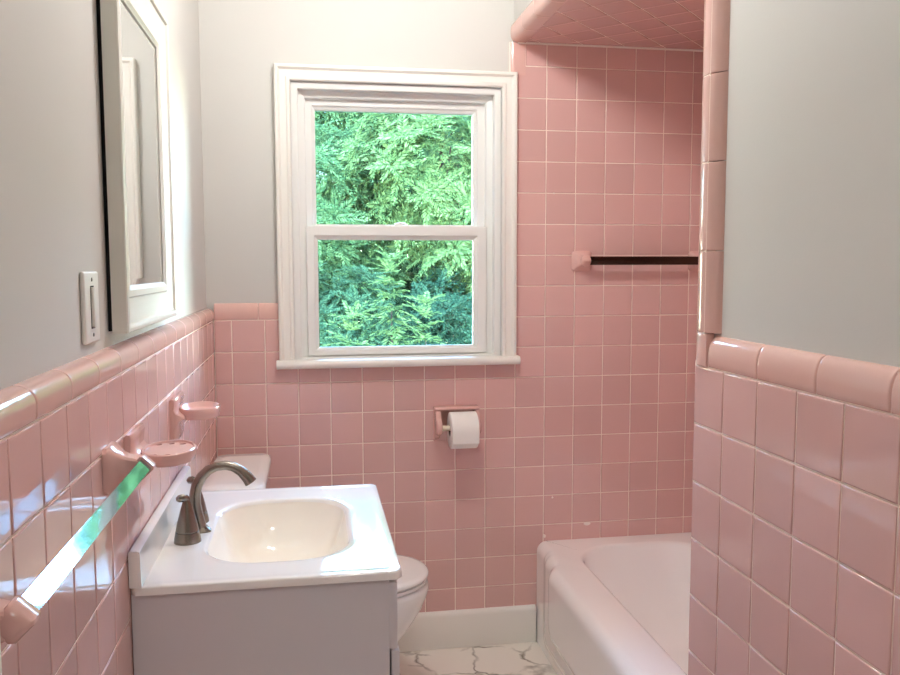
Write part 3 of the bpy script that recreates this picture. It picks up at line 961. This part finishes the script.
def tree(name, label, cat, group, loc, mesh, lobes, trunk_r, rz=0.0, rnd=None):
    r = empty(name, loc, rz)
    tag(r, label, cat, group)
    o = bpy.data.objects.new('crown', mesh); COL.objects.link(o); o.parent = r
    zb = min(c[2] for c, _ in lobes)
    tp = lobes[0][0]
    w = MB().tube([(0, 0, -.03), (.03, .02, zb * .5), (tp[0] * .5, tp[1] * .5, zb), (tp[0], tp[1], tp[2] + lobes[0][1][2] * .5)], [trunk_r * 1.2, trunk_r, trunk_r * .75, trunk_r * .25], n=10)
    for c, rr in lobes:
        for k in range(4):
            a = k * 1.57 + c[0]
            w.tube([(tp[0] * .4, tp[1] * .4, zb * .9), (c[0] * .6, c[1] * .6, c[2] - rr[2] * .3), (c[0] + math.cos(a) * rr[0] * .7, c[1] + math.sin(a) * rr[1] * .7, c[2] + rr[2] * .3)], [trunk_r * .5, trunk_r * .3, trunk_r * .1], n=7)
    w.build('trunk', M_BARK, r)
    return r

G = -.65
# big trees of the background
LB = [((0, 0, 2.6), (1.9, 1.5, 1.5)), ((-.9, -.2, 4.1), (1.3, 1.2, 1.0)), ((.9, .1, 4.2), (1.3, 1.2, 1.0)), ((0, -.3, 1.3), (1.7, 1.2, .9))]
me_big = crown_mesh('crown', 3, LB, 900, 8, 9, .34, .013, .09, M_LEAF_MID)
me_dark = crown_mesh('crown', 4, LB, 900, 8, 9, .34, .013, .09, M_LEAF_DARK)
GB = 'trees outside the window'
tree('leafy_tree', 'tall mid green tree farthest outside behind the left half of the window', 'tree', GB, (.6, 9.2, G), me_big, LB, .12)
tree('leafy_tree', 'tall deep green tree far outside behind the middle of the window', 'tree', GB, (2.2, 10.0, G), me_dark, LB, .12, 1.1)
tree('leafy_tree', 'tall mid green tree far outside behind the right edge of the window', 'tree', GB, (4.6, 9.6, G), me_big, LB, .12, 2.3)
tree('leafy_tree', 'deep green tree outside at the far left, mostly hidden by the window casing', 'tree', GB, (-1.6, 9.4, G), me_dark, LB, .12, 3.6)
# nearer trees
LL = [((0, 0, 3.0), (1.15, .9, .85)), ((.5, -.1, 2.3), (.8, .8, .6))]
me_lime = crown_mesh('crown', 5, LL, 420, 9, 11, .27, .0085, .072, M_LEAF_LIME)
tree('leafy_tree', 'bright yellow-green tree filling the right of the upper pane', 'tree', GB, (1.75, 6.1, G), me_lime, LL, .07)
LM = [((0, 0, 2.7), (.8, .8, .9)), ((-.2, 0, 1.9), (.8, .7, .6))]
me_blue = crown_mesh('crown', 6, LM, 360, 9, 11, .26, .0085, .066, M_LEAF_MID)
tree('leafy_tree', 'mid green tree at the left of the upper pane, darker than its bright neighbour', 'tree', GB, (.35, 6.4, G), me_blue, LM, .06)
LS = [((0, 0, 1.3), (.75, .6, .75)), ((.55, 0, 1.0), (.6, .5, .6)), ((-.55, .1, 1.0), (.6, .5, .6))]
me_shrub = crown_mesh('crown', 7, LS, 420, 8, 10, .22, .008, .058, M_LEAF_BLUE)
tree('leafy_shrub', 'bushy blue-green shrub across the lower pane, left side', 'shrub', 'shrubs outside the window', (.55, 5.4, G), me_shrub, LS, .035)
me_shrub2 = crown_mesh('crown', 8, LS, 420, 8, 10, .22, .008, .058, M_LEAF_DARK)
tree('leafy_shrub', 'deep green shrub in the right half of the lower pane', 'shrub', 'shrubs outside the window', (1.75, 5.6, G), me_shrub2, LS, .035, 1.0)
# young shoots with a rosette on top
def sapling(label, loc, h, seed, mat, n=9):
    r = empty('young_sapling', loc)
    tag(r, label, 'sapling', 'saplings outside the window')
    rnd = random.Random(seed)
    temps = [frond_template(9, .24 * rnd.uniform(.9, 1.1), .010, .068, rnd) for _ in range(4)]
    vs, fs = [], []
    for lv in range(7):
        z = h - lv * .10
        for i in range(n - 2 if lv else n):
            M = Matrix.Rotation(6.283 * i / n + lv * .5 + rnd.gauss(0, .2), 3, 'Z') @ Matrix.Rotation(-rnd.uniform(.35, 1.15) + lv * .14, 3, 'Y')
            for quad in temps[(i + lv) % 4]:
                k = len(vs)
                for v in quad: vs.append(tuple(Vector((0, 0, z)) + (M @ v) * (.75 + .09 * lv)))
                fs.append((k, k + 1, k + 2, k + 3))
    me = bpy.data.meshes.new('leaves'); me.from_pydata(vs, [], fs); me.materials.append(mat); me.update()
    o = bpy.data.objects.new('leaves', me); COL.objects.link(o); o.parent = r
    MB().tube([(0, 0, -.02), (.01, .01, h * .5), (0, 0, h * .82)], [.016, .012, .006], n=8).build('stem', M_BARK, r)
    return r
sapling('tall pale green sapling standing upright in the middle of the lower pane', (1.02, 4.3, G), 2.10, 21, M_LEAF_LIME)
sapling('short bright sapling at the lower left of the lower pane', (.66, 3.9, G), 1.62, 22, M_LEAF_LIME)
sapling('pale green sapling low in the right half of the lower pane', (1.28, 4.0, G), 1.74, 23, M_LEAF_LIME)

# ------------------------------------------------------------------ light from the sky and the sun
w = bpy.data.worlds.new('sky'); SC.world = w; w.use_nodes = True
nt = w.node_tree
sky = nt.nodes.new('ShaderNodeTexSky')
sky.sky_type = 'NISHITA'; sky.sun_disc = False
sky.dust_density = .15; sky.ozone_density = 2.5; sky.air_density = 1.0
sky.sun_elevation = math.radians(52); sky.sun_rotation = math.radians(200)
nt.links.new(sky.outputs['Color'], nt.nodes['Background'].inputs['Color'])
nt.nodes['Background'].inputs['Strength'].default_value = 6.0
sl = bpy.data.lights.new('sun', 'SUN'); sl.energy = 5.0; sl.angle = math.radians(.6); sl.color = (1.0, .96, .86)
so_ = bpy.data.objects.new('sun', sl); COL.objects.link(so_)
so_.rotation_euler = Vector((-.45, .75, -1.05)).to_track_quat('-Z', 'Y').to_euler()   # from behind the house, over its roof

# ------------------------------------------------------------------ camera
cam = bpy.data.cameras.new('camera')
cam.sensor_width = 36; cam.lens = 829.75 / 900 * 36; cam.clip_start = .02; cam.clip_end = 100
co = bpy.data.objects.new('camera', cam); COL.objects.link(co)
rot = Matrix.Rotation(-.166124, 4, 'Z') @ Matrix.Rotation(-.086555, 4, 'X') @ Matrix.Rotation(.002092, 4, 'Y') @ Matrix.Rotation(PI / 2, 4, 'X')
co.matrix_world = Matrix.Translation((.3274, -2.920, 1.4066)) @ rot
SC.camera = co

SC.view_settings.view_transform = 'Standard'
SC.view_settings.look = 'None'
SC.view_settings.exposure = 0.27
SC.view_settings.gamma = 1.0
SC.view_settings.use_curve_mapping = False
SC.cycles.max_bounces = 10
SC.cycles.diffuse_bounces = 6
SC.cycles.glossy_bounces = 5
SC.cycles.transparent_max_bounces = 8
SC.cycles.caustics_reflective = False
SC.cycles.caustics_refractive = False
SC.cycles.sample_clamp_indirect = 6.0
